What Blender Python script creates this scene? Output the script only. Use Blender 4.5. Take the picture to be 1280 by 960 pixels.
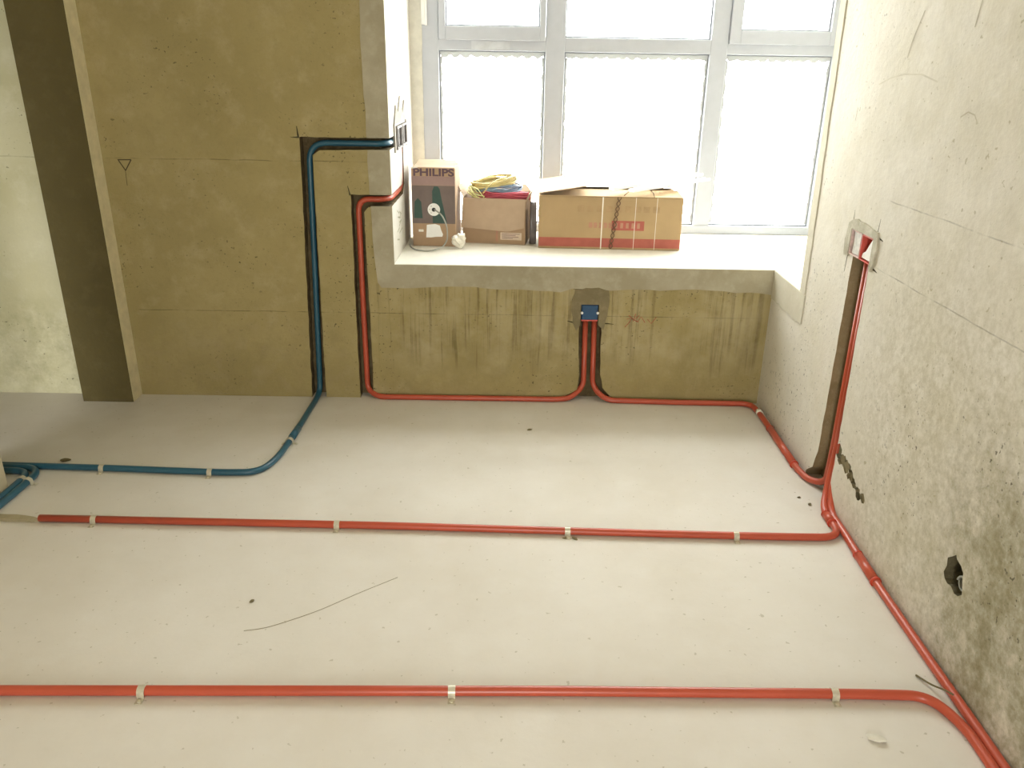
import bpy, bmesh, math, random
from mathutils import Vector, Matrix, noise

# ------------------------------------------------------------------ scene, camera, light
for o in list(bpy.data.objects):
    bpy.data.objects.remove(o)
sc = bpy.context.scene
COL = sc.collection
random.seed(7)

CAM_H, PITCH, YAW, ROLL = 1.30, math.radians(21.75), math.radians(0.2), math.radians(0.92)
fw = Vector((math.sin(YAW) * math.cos(PITCH), math.cos(YAW) * math.cos(PITCH), -math.sin(PITCH)))
r0 = Vector((math.cos(YAW), -math.sin(YAW), 0.0))
u0 = r0.cross(fw)
rt = r0 * math.cos(ROLL) + u0 * math.sin(ROLL)
up = u0 * math.cos(ROLL) - r0 * math.sin(ROLL)
cam_d = bpy.data.cameras.new('camera')
cam_d.sensor_width = 36.0
cam_d.lens = 990.0 / 1280.0 * 36.0
cam_d.clip_start = 0.05
cam = bpy.data.objects.new('camera', cam_d)
COL.objects.link(cam)
m = Matrix((rt, up, -fw)).transposed().to_4x4()
m.translation = Vector((0, 0, CAM_H))
cam.matrix_world = m
sc.camera = cam

SKY = 15.5
world = bpy.data.worlds.new('hazy_white_sky')
sc.world = world
world.use_nodes = True
bg = world.node_tree.nodes['Background']
bg.inputs[0].default_value = (1.0, 0.99, 0.97, 1)
bg.inputs[1].default_value = SKY

sc.view_settings.view_transform = 'Standard'
sc.view_settings.look = 'None'
sc.view_settings.gamma = 1.0
sc.view_settings.use_curve_mapping = False
sc.view_settings.exposure = 0.2


def portal(name, loc, rot, sx, sy):
    """light portal in an opening: tells the renderer where the sky comes in"""
    l = bpy.data.lights.new(name, 'AREA')
    l.shape = 'RECTANGLE'
    l.size, l.size_y = sx, sy
    l.cycles.is_portal = True
    o = bpy.data.objects.new(name, l)
    o.location = loc
    o.rotation_euler = rot
    COL.objects.link(o)


HP = math.pi / 2
portal('bay_window_portal', (0.54, 3.93, 1.45), (-HP, 0, 0), 2.1, 1.9)
portal('rear_fill_portal', (0.0, -1.75, .85), (HP, 0, 0), .66, 1.7)  # unseen rear opening, added as fill from behind the camera
portal('next_room_portal', (-2.25, 0.45, .5), (HP, 0, 0), .8, 1.0)  # unseen low opening, added and shaped to light the next room's back wall

# ------------------------------------------------------------------ materials
MATS = {}


def new_mat(name):
    mt = bpy.data.materials.new(name)
    mt.use_nodes = True
    nt = mt.node_tree
    MATS[name] = mt
    return mt, nt, nt.nodes['Principled BSDF']


def nd(nt, t, **kw):
    n = nt.nodes.new(t)
    for k, v in kw.items():
        if k.startswith('i_'):
            n.inputs[k[2:].replace('_', ' ')].default_value = v
        else:
            setattr(n, k, v)
    return n


def ramp(nt, src, p0, p1, c0=(0, 0, 0, 1), c1=(1, 1, 1, 1)):
    r = nd(nt, 'ShaderNodeValToRGB')
    r.color_ramp.elements[0].position = p0
    r.color_ramp.elements[1].position = p1
    r.color_ramp.elements[0].color = c0
    r.color_ramp.elements[1].color = c1
    nt.links.new(src, r.inputs[0])
    return r.outputs[0]


def mix(nt, fac, a, b):
    n = nd(nt, 'ShaderNodeMix', data_type='RGBA')
    for s, v in ((n.inputs[0], fac), (n.inputs[6], a), (n.inputs[7], b)):
        if hasattr(v, 'is_output'):
            nt.links.new(v, s)
        elif isinstance(v, (int, float)):
            s.default_value = v
        else:
            s.default_value = (*v, 1) if len(v) == 3 else v
    return n.outputs[2]


def mth(nt, op, a, b=None, clamp=False):
    n = nd(nt, 'ShaderNodeMath', operation=op, use_clamp=clamp)
    for i, v in enumerate((a, b)):
        if v is None:
            continue
        if hasattr(v, 'is_output'):
            nt.links.new(v, n.inputs[i])
        else:
            n.inputs[i].default_value = v
    return n.outputs[0]


def tex_noise(nt, vec, scale, detail=4, rough=0.55, stretch=None):
    if stretch:
        mp = nd(nt, 'ShaderNodeMapping')
        mp.inputs['Scale'].default_value = stretch
        nt.links.new(vec, mp.inputs[0])
        vec = mp.outputs[0]
    n = nd(nt, 'ShaderNodeTexNoise', noise_dimensions='3D')
    n.inputs['Scale'].default_value = scale
    n.inputs['Detail'].default_value = detail
    n.inputs['Roughness'].default_value = rough
    nt.links.new(vec, n.inputs['Vector'])
    return n.outputs['Fac']


def band(nt, v, lo, hi, soft):
    """1 between lo and hi, falling off over soft"""
    a = mth(nt, 'DIVIDE', mth(nt, 'SUBTRACT', v, lo - soft), soft, True)
    b = mth(nt, 'DIVIDE', mth(nt, 'SUBTRACT', hi + soft, v), soft, True)
    return mth(nt, 'MULTIPLY', a, b)


def concrete(name, base, dark, light, pits=0.0, pit_col=(0.06, 0.05, 0.03), lines=(), drips=None,
             mottle=(3.0, 11.0), bump=0.22, rough=0.9, stains_shade=None, fleck=None, wear=.16):
    mt, nt, bs = new_mat(name)
    tc = nd(nt, 'ShaderNodeTexCoord')
    P = tc.outputs['Object']
    sx = nd(nt, 'ShaderNodeSeparateXYZ')
    nt.links.new(P, sx.inputs[0])
    X, Y, Z = sx.outputs
    c = mix(nt, ramp(nt, tex_noise(nt, P, mottle[0], 5, .6), .36, .66), dark, base)
    c = mix(nt, mth(nt, 'MULTIPLY', ramp(nt, tex_noise(nt, P, mottle[1], 5, .65), .5, .75), .6), c, light)
    c = mix(nt, mth(nt, 'MULTIPLY', ramp(nt, tex_noise(nt, P, 90, 3, .7), .42, .7), .13), c, dark)
    c = mix(nt, mth(nt, 'MULTIPLY', ramp(nt, tex_noise(nt, P, 24, 9, .78), .46, .66), wear), c, tuple(v * .72 for v in dark))
    if drips:
        zlo, zhi, xlo, xhi = drips
        dn = ramp(nt, tex_noise(nt, P, 1.0, 4, .65, (48, 48, 1.6)), .50, .60)
        len_n = mth(nt, 'MULTIPLY', tex_noise(nt, P, 1.0, 2, .5, (22, 22, 0.01)), .42)
        zz = mth(nt, 'ADD', Z, mth(nt, 'MULTIPLY', len_n, -1.0))
        dm = mth(nt, 'MULTIPLY', band(nt, zz, zlo - .16, 9, .08), band(nt, Z, zlo - .3, zhi, .01))
        dm = mth(nt, 'MULTIPLY', dm, band(nt, X, xlo, xhi, .06))
        dn = mth(nt, 'MAXIMUM', dn, mth(nt, 'MULTIPLY', ramp(nt, tex_noise(nt, P, 1.0, 5, .7, (19, 19, 1.1)), .52, .68), .7))
        dn = mth(nt, 'MULTIPLY', dn, ramp(nt, tex_noise(nt, P, 1.0, 1, .5, (2.4, 2.4, .1)), .22, .45))
        c = mix(nt, mth(nt, 'MULTIPLY', mth(nt, 'MULTIPLY', dn, dm), .85), c,
                (dark[0] * .55, dark[1] * .53, dark[2] * .5))
    for (zc, lo, hi, axis, k) in lines:
        w = mth(nt, 'MULTIPLY', mth(nt, 'SUBTRACT', tex_noise(nt, P, 9, 2), .5), .008)
        zz = mth(nt, 'ADD', Z, w)
        lm = mth(nt, 'MULTIPLY', band(nt, zz, zc - .0008, zc + .0008, .0016), band(nt, (X, Y)[axis], lo, hi, .05))
        lm = mth(nt, 'MULTIPLY', lm, ramp(nt, tex_noise(nt, P, 14, 3), .38, .58))
        c = mix(nt, mth(nt, 'MULTIPLY', lm, k), c, (dark[0] * .3, dark[1] * .3, dark[2] * .3))
    if stains_shade:
        for (ax, lo, hi, zlo, zhi, soft, k, col, sc_) in stains_shade:
            v = band(nt, (X, Y)[ax], lo, hi, soft)
            v = mth(nt, 'MULTIPLY', v, band(nt, Z, zlo, zhi, soft))
            v = mth(nt, 'MULTIPLY', v, ramp(nt, tex_noise(nt, P, sc_, 8, .72), .40, .68))
            c = mix(nt, mth(nt, 'MULTIPLY', v, k), c, col)
    if pits:
        pm = ramp(nt, tex_noise(nt, P, 85, 2, .5), .70 - .04 * pits, .74 - .04 * pits)
        pm = mth(nt, 'MULTIPLY', pm, ramp(nt, tex_noise(nt, P, 2.6, 2), .46, .6))
        c = mix(nt, mth(nt, 'MULTIPLY', pm, .75), c, pit_col)
    if fleck:
        fm = ramp(nt, tex_noise(nt, P, 60, 2, .5), .70, .73)
        c = mix(nt, mth(nt, 'MULTIPLY', fm, .5), c, fleck)
    nt.links.new(c, bs.inputs['Base Color'])
    bs.inputs['Roughness'].default_value = rough
    bs.inputs['Specular IOR Level'].default_value = 0.25
    bp = nd(nt, 'ShaderNodeBump')
    bp.inputs['Strength'].default_value = bump
    bp.inputs['Distance'].default_value = 0.006
    h = mth(nt, 'ADD', tex_noise(nt, P, 55, 5, .65), mth(nt, 'MULTIPLY', tex_noise(nt, P, 7, 3), 1.5))
    nt.links.new(h, bp.inputs['Height'])
    nt.links.new(bp.outputs[0], bs.inputs['Normal'])
    return mt


def plain(name, col, rough=0.6, metal=0.0, var=0.12, vscale=20, bump=0.0, spec=0.4, coat=0.0):
    mt, nt, bs = new_mat(name)
    tc = nd(nt, 'ShaderNodeTexCoord')
    f = ramp(nt, tex_noise(nt, tc.outputs['Object'], vscale, 4, .6), .3, .7)
    c = mix(nt, f, tuple(x * (1 - var) for x in col), tuple(min(1, x * (1 + var)) for x in col))
    nt.links.new(c, bs.inputs['Base Color'])
    bs.inputs['Roughness'].default_value = rough
    bs.inputs['Metallic'].default_value = metal
    bs.inputs['Specular IOR Level'].default_value = spec
    bs.inputs['Coat Weight'].default_value = coat
    if bump:
        bp = nd(nt, 'ShaderNodeBump')
        bp.inputs['Strength'].default_value = bump
        bp.inputs['Distance'].default_value = .003
        nt.links.new(tex_noise(nt, tc.outputs['Object'], vscale * 3, 4), bp.inputs['Height'])
        nt.links.new(bp.outputs[0], bs.inputs['Normal'])
    return mt


M_FLOOR = concrete('floor_screed', (.735, .70, .645), (.665, .62, .545), (.775, .745, .695), mottle=(1.6, 6), bump=.08, wear=.07,
                   rough=.75, fleck=(.34, .30, .2))
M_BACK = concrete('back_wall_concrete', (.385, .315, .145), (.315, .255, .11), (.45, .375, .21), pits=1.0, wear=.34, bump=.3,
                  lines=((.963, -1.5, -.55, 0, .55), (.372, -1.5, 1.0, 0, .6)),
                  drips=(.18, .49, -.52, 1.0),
                  stains_shade=((0, -.45, .98, .22, .47, .12, .55, (.52, .45, .29), 6), (0, -.5, .95, .06, .27, .08, .38, (.24, .195, .09), 16),
                          (0, -1.5, -.7, .05, .25, .12, .38, (.24, .19, .09), 22)))  # low dark bands: grime, with the shade above the floor painted in
M_RIGHT = concrete('right_wall_concrete', (.705, .67, .60), (.645, .605, .505), (.745, .715, .65), pits=.9, wear=.2, bump=.3,
                   lines=((.979, 1.3, 2.17, 1, .5), (.790, 1.2, 2.17, 1, .6)),
                   stains_shade=((1, .4, 1.85, .0, .60, .35, .42, (.40, .355, .21), 12), (1, .4, 2.0, .0, .75, .3, .35, (.34, .30, .17), 48), (1, .2, 1.38, -.2, .40, .25, .85, (.19, .165, .07), 7), (1, .2, 1.5, -.2, .45, .25, .6, (.17, .145, .06), 34),  # mottled dirt, with shade of the low front end painted in
                           (1, 1.4, 2.2, .9, 1.5, .3, .25, (.42, .38, .26), 9)),
                   fleck=(.28, .24, .12))
M_NEXT = concrete('next_room_plaster', (.60, .575, .39), (.50, .475, .29), (.66, .64, .47), pits=.4,
                  stains_shade=((0, -2.4, -1.7, .05, .32, .12, .5, (.26, .24, .12), 13),), lines=((.963, -2.6, -1.75, 0, .4),))
M_LEFT = concrete('left_wall_plaster', (.58, .52, .36), (.46, .40, .26), (.66, .60, .45))
M_REVEAL = concrete('shaded_reveal_concrete', (.125, .10, .038), (.10, .08, .03), (.155, .125, .055), bump=.3)  # concrete darkened: the doorway's shade is put into this colour
M_STRIP = plain('reveal_edge_pale', (.60, .53, .33), .9, bump=.2)  # paler tone for the nib's side face
M_CEIL = concrete('ceiling_concrete', (.58, .54, .42), (.48, .44, .32), (.64, .6, .5))
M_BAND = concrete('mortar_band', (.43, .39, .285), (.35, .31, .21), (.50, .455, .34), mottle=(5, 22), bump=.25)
M_BANDR = concrete('mortar_band_right', (.60, .565, .46), (.54, .50, .39), (.65, .62, .53), mottle=(5, 22), bump=.25)
M_JAMB = concrete('jamb_skim', (.58, .56, .52), (.61, .58, .51), (.70, .68, .63), mottle=(6, 20), bump=.1)
M_SILL = concrete('sill_screed', (.80, .78, .71), (.74, .71, .63), (.84, .82, .77), mottle=(5, 18), bump=.1)
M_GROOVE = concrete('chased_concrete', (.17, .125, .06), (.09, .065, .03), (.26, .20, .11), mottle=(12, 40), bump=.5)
M_GROOVER = concrete('chased_concrete_right', (.30, .235, .13), (.22, .165, .085), (.38, .31, .19), mottle=(12, 40), bump=.4)
M_HOLE = concrete('hole_concrete', (.17, .15, .085), (.09, .075, .04), (.27, .24, .15), mottle=(14, 60), bump=.8)
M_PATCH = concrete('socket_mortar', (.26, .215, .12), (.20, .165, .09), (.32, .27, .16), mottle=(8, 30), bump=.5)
M_PATCHR = concrete('socket_mortar_pale', (.55, .52, .42), (.38, .35, .26), (.66, .63, .54), mottle=(14, 50), bump=.6)
M_RED = plain('red_pvc', (.47, .082, .042), .33, var=.06, vscale=6, spec=.45)
M_REDRING = plain('red_pvc_ring', (.55, .06, .03), .4, var=.06)
M_BLUE = plain('blue_pvc', (.022, .095, .145), .32, var=.08, vscale=6, spec=.5)
M_CLIP = plain('galvanised_clip', (.62, .58, .46), .4, .35, var=.2, vscale=80)
M_SOCK = plain('blue_socket_plastic', (.013, .05, .12), .45, var=.05)
M_SOCKRED = plain('red_socket_plastic', (.62, .10, .07), .45)
M_PINK = plain('mortar_smeared_plastic', (.62, .46, .42), .7, var=.25, vscale=60)
M_DARKRED = plain('maroon_socket_inside', (.16, .05, .05), .6)
M_WHITE = plain('white_plastic', (.82, .81, .78), .45, var=.04)
M_GREYPL = plain('grey_socket_plastic', (.62, .60, .56), .6, var=.15, vscale=60, bump=.3)
M_JBOX = plain('mortar_crusted_box', (.20, .18, .17), .7, var=.3, vscale=60, bump=.3)
M_ALU = plain('window_frame_grey', (.43, .45, .49), .45, .0, var=.03, spec=.5)
M_SEAL = plain('window_seal', (.22, .23, .25), .7)
M_FILLER = plain('frame_filler_mortar', (.60, .58, .51), .9, bump=.2, var=.1)
M_CARD = plain('cardboard_brown', (.38, .255, .155), .85, var=.07, vscale=9)
M_CARDIN = plain('cardboard_inside', (.44, .325, .225), .85, var=.05)
M_CARDY = plain('cardboard_yellow', (.42, .295, .155), .85, var=.07, vscale=7)
M_CARDP = plain('cardboard_pinkish', (.40, .30, .22), .85, var=.06, vscale=9)
M_PRINTD = plain('print_dark', (.16, .12, .105), .6, var=.1)
M_PRINTG = plain('print_dark_green', (.035, .075, .06), .6, var=.1)
M_PRINTM = plain('print_mauve', (.30, .20, .18), .7, var=.08)
M_PRINTT = plain('print_letters', (.11, .065, .08), .7)
M_PRINTR = plain('print_red', (.40, .11, .08), .7, var=.1)
M_PRINTF = plain('print_faded_red', (.44, .23, .15), .8, var=.1)
M_TAPE = plain('clear_tape', (.80, .76, .66), .25, var=.06, spec=.6)
M_BLACK = plain('black_cable', (.02, .02, .018), .5)
M_CABLE = plain('grey_cable', (.34, .34, .30), .5)
M_YEL = plain('wire_yellow', (.66, .56, .26), .4, spec=.5)
M_WBLUE = plain('wire_blue', (.22, .31, .42), .4, spec=.5)
M_WRED = plain('wire_red', (.50, .08, .12), .4, spec=.5)
M_WGREEN = plain('wire_green_yellow', (.66, .66, .30), .4, spec=.5)
M_SLABD = plain('dark_shade_slab', (.16, .14, .14), .18, var=.2, spec=.6)
M_TWINE = plain('twine', (.16, .10, .06), .9)
M_PENCIL = plain('pencil', (.07, .055, .03), .9)
M_CHALK = plain('red_marker', (.36, .10, .06), .9, var=.3, vscale=120)
M_CHIP = plain('plaster_chip', (.72, .69, .6), .9, bump=.4)
M_STRAND = plain('pale_strand', (.30, .26, .16), .8)
M_STRAW = plain('straw', (.16, .13, .06), .8)

# glass: thin pane, mostly clear
mt, nt, bs = new_mat('window_glass')
nt.nodes.remove(bs)
tr = nd(nt, 'ShaderNodeBsdfTransparent')
tr.inputs[0].default_value = (.94, .96, .95, 1)
gl = nd(nt, 'ShaderNodeBsdfGlossy')
gl.inputs['Roughness'].default_value = .03
mx = nd(nt, 'ShaderNodeMixShader')
mx.inputs[0].default_value = .06
nt.links.new(tr.outputs[0], mx.inputs[1])
nt.links.new(gl.outputs[0], mx.inputs[2])
nt.links.new(mx.outputs[0], nt.nodes['Material Output'].inputs[0])
M_GLASS = mt
# torn protective film left along the panes
mt, nt, bs = new_mat('protective_film')
nt.nodes.remove(bs)
df = nd(nt, 'ShaderNodeBsdfDiffuse')
df.inputs[0].default_value = (.45, .45, .44, 1)
tl = nd(nt, 'ShaderNodeBsdfTranslucent')
tl.inputs[0].default_value = (.42, .42, .40, 1)
mx = nd(nt, 'ShaderNodeMixShader')
mx.inputs[0].default_value = .5
nt.links.new(df.outputs[0], mx.inputs[1])
nt.links.new(tl.outputs[0], mx.inputs[2])
nt.links.new(mx.outputs[0], nt.nodes['Material Output'].inputs[0])
M_FILM = mt


# ------------------------------------------------------------------ helpers
def link(name, me, mats, parent=None, smooth=False):
    o = bpy.data.objects.new(name, me)
    for q in (mats if isinstance(mats, (list, tuple)) else [mats]):
        me.materials.append(q)
    COL.objects.link(o)
    if parent:
        o.parent = parent
        o.matrix_parent_inverse = parent.matrix_world.inverted()
    if smooth:
        for p in me.polygons:
            p.use_smooth = True
    return o


def bm_obj(name, bm, mats, parent=None, smooth=False):
    bmesh.ops.recalc_face_normals(bm, faces=bm.faces)
    me = bpy.data.meshes.new(name)
    bm.to_mesh(me)
    bm.free()
    return link(name, me, mats, parent, smooth)


def tag(o, label, cat, group=None):
    o['label'] = label
    o['category'] = cat
    if group:
        o['group'] = group
    return o


def struct(o):
    o['kind'] = 'structure'
    return o


def empty(name, loc, rz=0.0):
    o = bpy.data.objects.new(name, None)
    o.empty_display_size = .05
    COL.objects.link(o)
    o.matrix_world = Matrix.Translation(Vector(loc)) @ Matrix.Rotation(rz, 4, 'Z')
    return o


def add_box(bm, lo, hi, bevel=0.0, mat=None):
    vs = [bm.verts.new((x, y, z)) for z in (lo[2], hi[2]) for y in (lo[1], hi[1]) for x in (lo[0], hi[0])]
    fs = []
    for f in ((0, 2, 3, 1), (4, 5, 7, 6), (0, 1, 5, 4), (2, 6, 7, 3), (0, 4, 6, 2), (1, 3, 7, 5)):
        fs.append(bm.faces.new([vs[i] for i in f]))
    if mat is not None:
        bmesh.ops.transform(bm, matrix=mat, verts=vs)
    if bevel:
        es = list({e for f in fs for e in f.edges})
        bmesh.ops.bevel(bm, geom=es, offset=bevel, segments=2, affect='EDGES', profile=.5)
    return vs


def box(name, lo, hi, mat, parent=None, bevel=0.0, xf=None):
    bm = bmesh.new()
    add_box(bm, lo, hi, bevel, xf)
    return bm_obj(name, bm, mat, parent)


def add_prism(bm, poly, plane, d0, d1):
    """poly of 2d points; plane 'xz' extrudes along y, 'yz' along x, 'xy' along z"""
    def p3(p, d):
        return {'xz': (p[0], d, p[1]), 'yz': (d, p[0], p[1]), 'xy': (p[0], p[1], d)}[plane]
    a = [bm.verts.new(p3(p, d0)) for p in poly]
    b = [bm.verts.new(p3(p, d1)) for p in poly]
    bm.faces.new(a)
    bm.faces.new(b[::-1])
    n = len(poly)
    for i in range(n):
        bm.faces.new((a[i], b[i], b[(i + 1) % n], a[(i + 1) % n]))


def prism(name, poly, plane, d0, d1, mat, parent=None):
    bm = bmesh.new()
    add_prism(bm, poly, plane, d0, d1)
    return bm_obj(name, bm, mat, parent)


def jag(poly, amp, step, keep=()):
    """roughen the outline of a polygon; edges whose index is in keep stay straight"""
    out = []
    n = len(poly)
    for i in range(n):
        a, b = Vector(poly[i]), Vector(poly[(i + 1) % n])
        out.append(tuple(a))
        if i in keep:
            continue
        L = (b - a).length
        k = int(L / step)
        nrm = Vector((-(b - a).y, (b - a).x)).normalized()
        for j in range(1, k):
            t = (j + random.uniform(-.25, .25)) / k
            out.append(tuple(a.lerp(b, t) + nrm * random.uniform(-amp, amp)))
    return out


def cut(target, cutters):
    """subtract temporary cutter prisms: (polygon, plane, d0, d1, material)"""
    temps = []
    for (poly, plane, d0, d1, mat) in cutters:
        c = prism('cutter', poly, plane, d0, d1, mat)
        temps.append(c)
        mod = target.modifiers.new('cut', 'BOOLEAN')
        mod.operation = 'DIFFERENCE'
        mod.solver = 'EXACT'
        mod.object = c
        try:
            mod.material_mode = 'TRANSFER'
        except Exception:
            pass
    bpy.context.view_layer.update()
    dg = bpy.context.evaluated_depsgraph_get()
    me = bpy.data.meshes.new_from_object(target.evaluated_get(dg))
    target.modifiers.clear()
    old = target.data
    target.data = me
    bpy.data.meshes.remove(old)
    for c in temps:
        cm = c.data
        bpy.data.objects.remove(c)
        bpy.data.meshes.remove(cm)


def fillet(pts, rads, seg=8):
    """round the corners of a polyline"""
    pts = [Vector(p) for p in pts]
    if not isinstance(rads, (list, tuple)):
        rads = [rads] * len(pts)
    out = [pts[0]]
    for i in range(1, len(pts) - 1):
        a, b, c = pts[i - 1], pts[i], pts[i + 1]
        d = min(rads[i], (a - b).length * .48, (c - b).length * .48)
        p, q = b + (a - b).normalized() * d, b + (c - b).normalized() * d
        for k in range(seg + 1):
            t = k / seg
            out.append(p * (1 - t) ** 2 + b * 2 * t * (1 - t) + q * t * t)
    out.append(pts[-1])
    return out


def add_tube(bm, pts, r, seg=12, caps=True):
    pts = [Vector(p) for p in pts]
    clean = [pts[0]]
    for p in pts[1:]:
        if (p - clean[-1]).length > 1e-5:
            clean.append(p)
    pts = clean
    n = len(pts)
    tang = []
    for i in range(n):
        t = (pts[min(i + 1, n - 1)] - pts[max(i - 1, 0)]).normalized()
        tang.append(t)
    ref = Vector((0, 0, 1)) if abs(tang[0].z) < .9 else Vector((1, 0, 0))
    u = tang[0].cross(ref).normalized()
    rings = []
    for i in range(n):
        if i:
            u = (u - tang[i] * u.dot(tang[i])).normalized()
        v = tang[i].cross(u)
        rr = r[i] if isinstance(r, (list, tuple)) else r
        rings.append([bm.verts.new(pts[i] + (u * math.cos(2 * math.pi * k / seg) + v * math.sin(2 * math.pi * k / seg)) * rr)
                      for k in range(seg)])
    for i in range(n - 1):
        for k in range(seg):
            bm.faces.new((rings[i][k], rings[i][(k + 1) % seg], rings[i + 1][(k + 1) % seg], rings[i + 1][k]))
    if caps:
        bm.faces.new(rings[0][::-1])
        bm.faces.new(rings[-1])


def tube(name, pts, r, mat, parent=None, seg=12):
    bm = bmesh.new()
    add_tube(bm, pts, r, seg)
    return bm_obj(name, bm, mat, parent, smooth=True)


def stroke(bm, pts, w, nrm, lift=.0008):
    """a flat mark lying on a surface with normal nrm"""
    nrm = Vector(nrm)
    pts = [Vector(p) + nrm * lift for p in pts]
    L, R = [], []
    for i, p in enumerate(pts):
        t = (pts[min(i + 1, len(pts) - 1)] - pts[max(i - 1, 0)]).normalized()
        s = t.cross(nrm).normalized() * w * .5
        L.append(bm.verts.new(p + s))
        R.append(bm.verts.new(p - s))
    for i in range(len(pts) - 1):
        bm.faces.new((L[i], L[i + 1], R[i + 1], R[i]))


def rect(x0, x1, y0, y1):
    return [(x0, y0), (x1, y0), (x1, y1), (x0, y1)]


# ------------------------------------------------------------------ room shell
YB, XR, ZS, YW = 3.08, 1.045, 0.574, 3.80      # back wall, right wall, sill height, window plane
XJ, XE, YN, ZT, ZC = -0.461, 1.50, 2.764, 2.30, 2.70  # left jamb, bay right end, notch, bay top, ceiling
XL = -1.64                                      # left wall face

floor = struct(box('floor', (-4.2, -1.75, -.12), (1.5, 3.8, 0), M_FLOOR))
ceiling = struct(box('ceiling', (-4.2, -1.75, ZC), (1.6, 3.95, ZC + .12), M_CEIL))

# back wall: one solid with the bay cut out of it
ZL = ZS - .014
wb_poly = [(-1.66, 0), (XR, 0), (XR, ZL), (XJ, ZL), (XJ, ZT), (XR, ZT), (XR, ZC), (-1.66, ZC)]
wall_back = struct(prism('wall_back', wb_poly, 'xz', YB, YW + .12, M_BACK))
wall_back.data.materials.append(M_JAMB)
for p in wall_back.data.polygons:
    if p.normal.x > .9 and abs(p.center.x - XJ) < .01:
        p.material_index = 1
    if p.normal.z < -.9 and abs(p.center.z - ZT) < .01:
        p.material_index = 1

GY = YB + .052   # bottom of the chases in the back wall
cuts = []
# blue chase: vertical run, horizontal run to the jamb corner
blue_poly = [(-.832, -.05), (-.772, -.05), (-.754, .9), (-.752, .985), (-.725, 1.003), (XJ + .03, 1.008),
             (XJ + .03, 1.050), (-.796, 1.050), (-.800, .9)]
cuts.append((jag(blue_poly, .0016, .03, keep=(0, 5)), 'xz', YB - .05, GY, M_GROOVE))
# red chase on the left
red_poly = [(-.628, -.05), (-.570, -.05), (-.568, .3), (-.570, .775), (-.552, .795), (XJ + .03, .800),
            (XJ + .03, .842), (-.618, .842), (-.624, .4)]
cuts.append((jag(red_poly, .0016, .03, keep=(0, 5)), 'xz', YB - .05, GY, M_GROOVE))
# chase below the central socket, flared at the floor
soc_poly = [(.215, -.05), (.435, -.05), (.435, .012), (.39, .06), (.376, .12), (.370, .36), (.276, .36), (.290, .12), (.284, .05), (.215, .012)]
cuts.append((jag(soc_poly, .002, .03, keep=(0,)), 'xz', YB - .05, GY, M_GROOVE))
# chases wrapping onto the jamb
cuts.append((rect(YB - .02, 3.25, 1.008, 1.050), 'yz', XJ - .045, XJ + .05, M_GROOVE))
cuts.append((jag([(YB - .02, .800), (3.40, .800), (3.452, .835), (3.452, 1.0), (3.408, 1.0), (3.405, .86), (3.38, .842), (YB - .02, .842)], .0012, .04),
             'yz', XJ - .045, XJ + .05, M_GROOVE))
# pockets for the two jamb boxes and the central box
cuts.append((rect(3.232, 3.528, .992, 1.082), 'yz', XJ - .05, XJ + .05, M_GROOVE))
cuts.append((rect(.284, .356, .352, .421), 'xz', YB - .05, YB + .05, M_GROOVE))
# saw overcuts at the corners of the chases
for x, z, dx, dz, w in ((-.800, 1.048, -.004, .040, .007), (-.797, 1.049, -.030, -.001, .006), (-.620, .838, -.008, .036, .006),
                        (.253, .483, -.002, .055, .005), (.362, .476, .001, .036, .006), (.362, .476, .030, -.008, .006),
                        (.375, .343, .045, -.004, .006), (.252, .345, -.022, .005, .005)):
    d = Vector((dx, dz))
    nrm = Vector((-d.y, d.x)).normalized() * w * .5
    a = Vector((x, z))
    cuts.append(([tuple(a + nrm), tuple(a - nrm), tuple(a + d - nrm * .25), tuple(a + d + nrm * .25)], 'xz', YB - .02, YB + .012, M_HOLE))
cut(wall_back, cuts)

# mortar band round the bay on the back wall
band_poly = jag([(-.552, ZC - .02), (-.548, 1.2), (-.545, .9), (-.538, .6), (-.530, .50)], .004, .06, keep=(4,))
band_poly += jag([(-.515, .478), (-.2, .487), (.2, .470), (.245, .486), (.40, .480), (.7, .489), (1.0, .478), (XR - .002, .472)], .004, .05, keep=(7,))
band_poly += [(XR - .002, ZS - .002), (XJ, ZS - .002), (XJ, ZC - .02)]
mband = prism('mortar_band', band_poly, 'xz', YB - .004, YB + .002, M_BAND, wall_back)
cut(mband, [([(-.66, 1.006), (XJ + .03, 1.008), (XJ + .03, 1.050), (-.66, 1.050)], 'xz', YB - .05, GY, M_GROOVE),
            ([(-.66, .798), (XJ + .03, .800), (XJ + .03, .842), (-.66, .842)], 'xz', YB - .05, GY, M_GROOVE)])

# right wall, with the corner of the bay notched out
wr_poly = [(-1.75, 0), (YW + .12, 0), (YW + .12, ZL), (YN, ZL), (YN + .06, ZT), (YW + .12, ZT), (YW + .12, ZC), (-1.75, ZC)]
wall_right = struct(prism('wall_right', wr_poly, 'yz', XR, XE, M_RIGHT))
wall_right.data.materials.append(M_JAMB)
for p in wall_right.data.polygons:
    if p.normal.y > .9 and abs(p.center.y - (YN + .03)) < .05:
        p.material_index = 1
cr = []
gr_poly = [(2.475, -.05), (2.262, -.05), (2.266, .3), (2.278, .79), (2.398, .79), (2.400, .45), (2.403, .12), (2.425, .05), (2.475, .012)]
cr.append((jag(gr_poly, .0022, .03, keep=(0,)), 'yz', XR - .05, XR + .055, M_GROOVER))
cr.append((rect(2.268, 2.428, .782, .858), 'yz', XR - .05, XR + .055, M_GROOVER))
hp = [(1.596, .196), (1.590, .216), (1.594, .236), (1.578, .250), (1.566, .262), (1.560, .254), (1.540, .250), (1.526, .240),
      (1.522, .222), (1.514, .206), (1.512, .192), (1.524, .180), (1.540, .176), (1.556, .184), (1.572, .180), (1.586, .184)]
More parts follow.
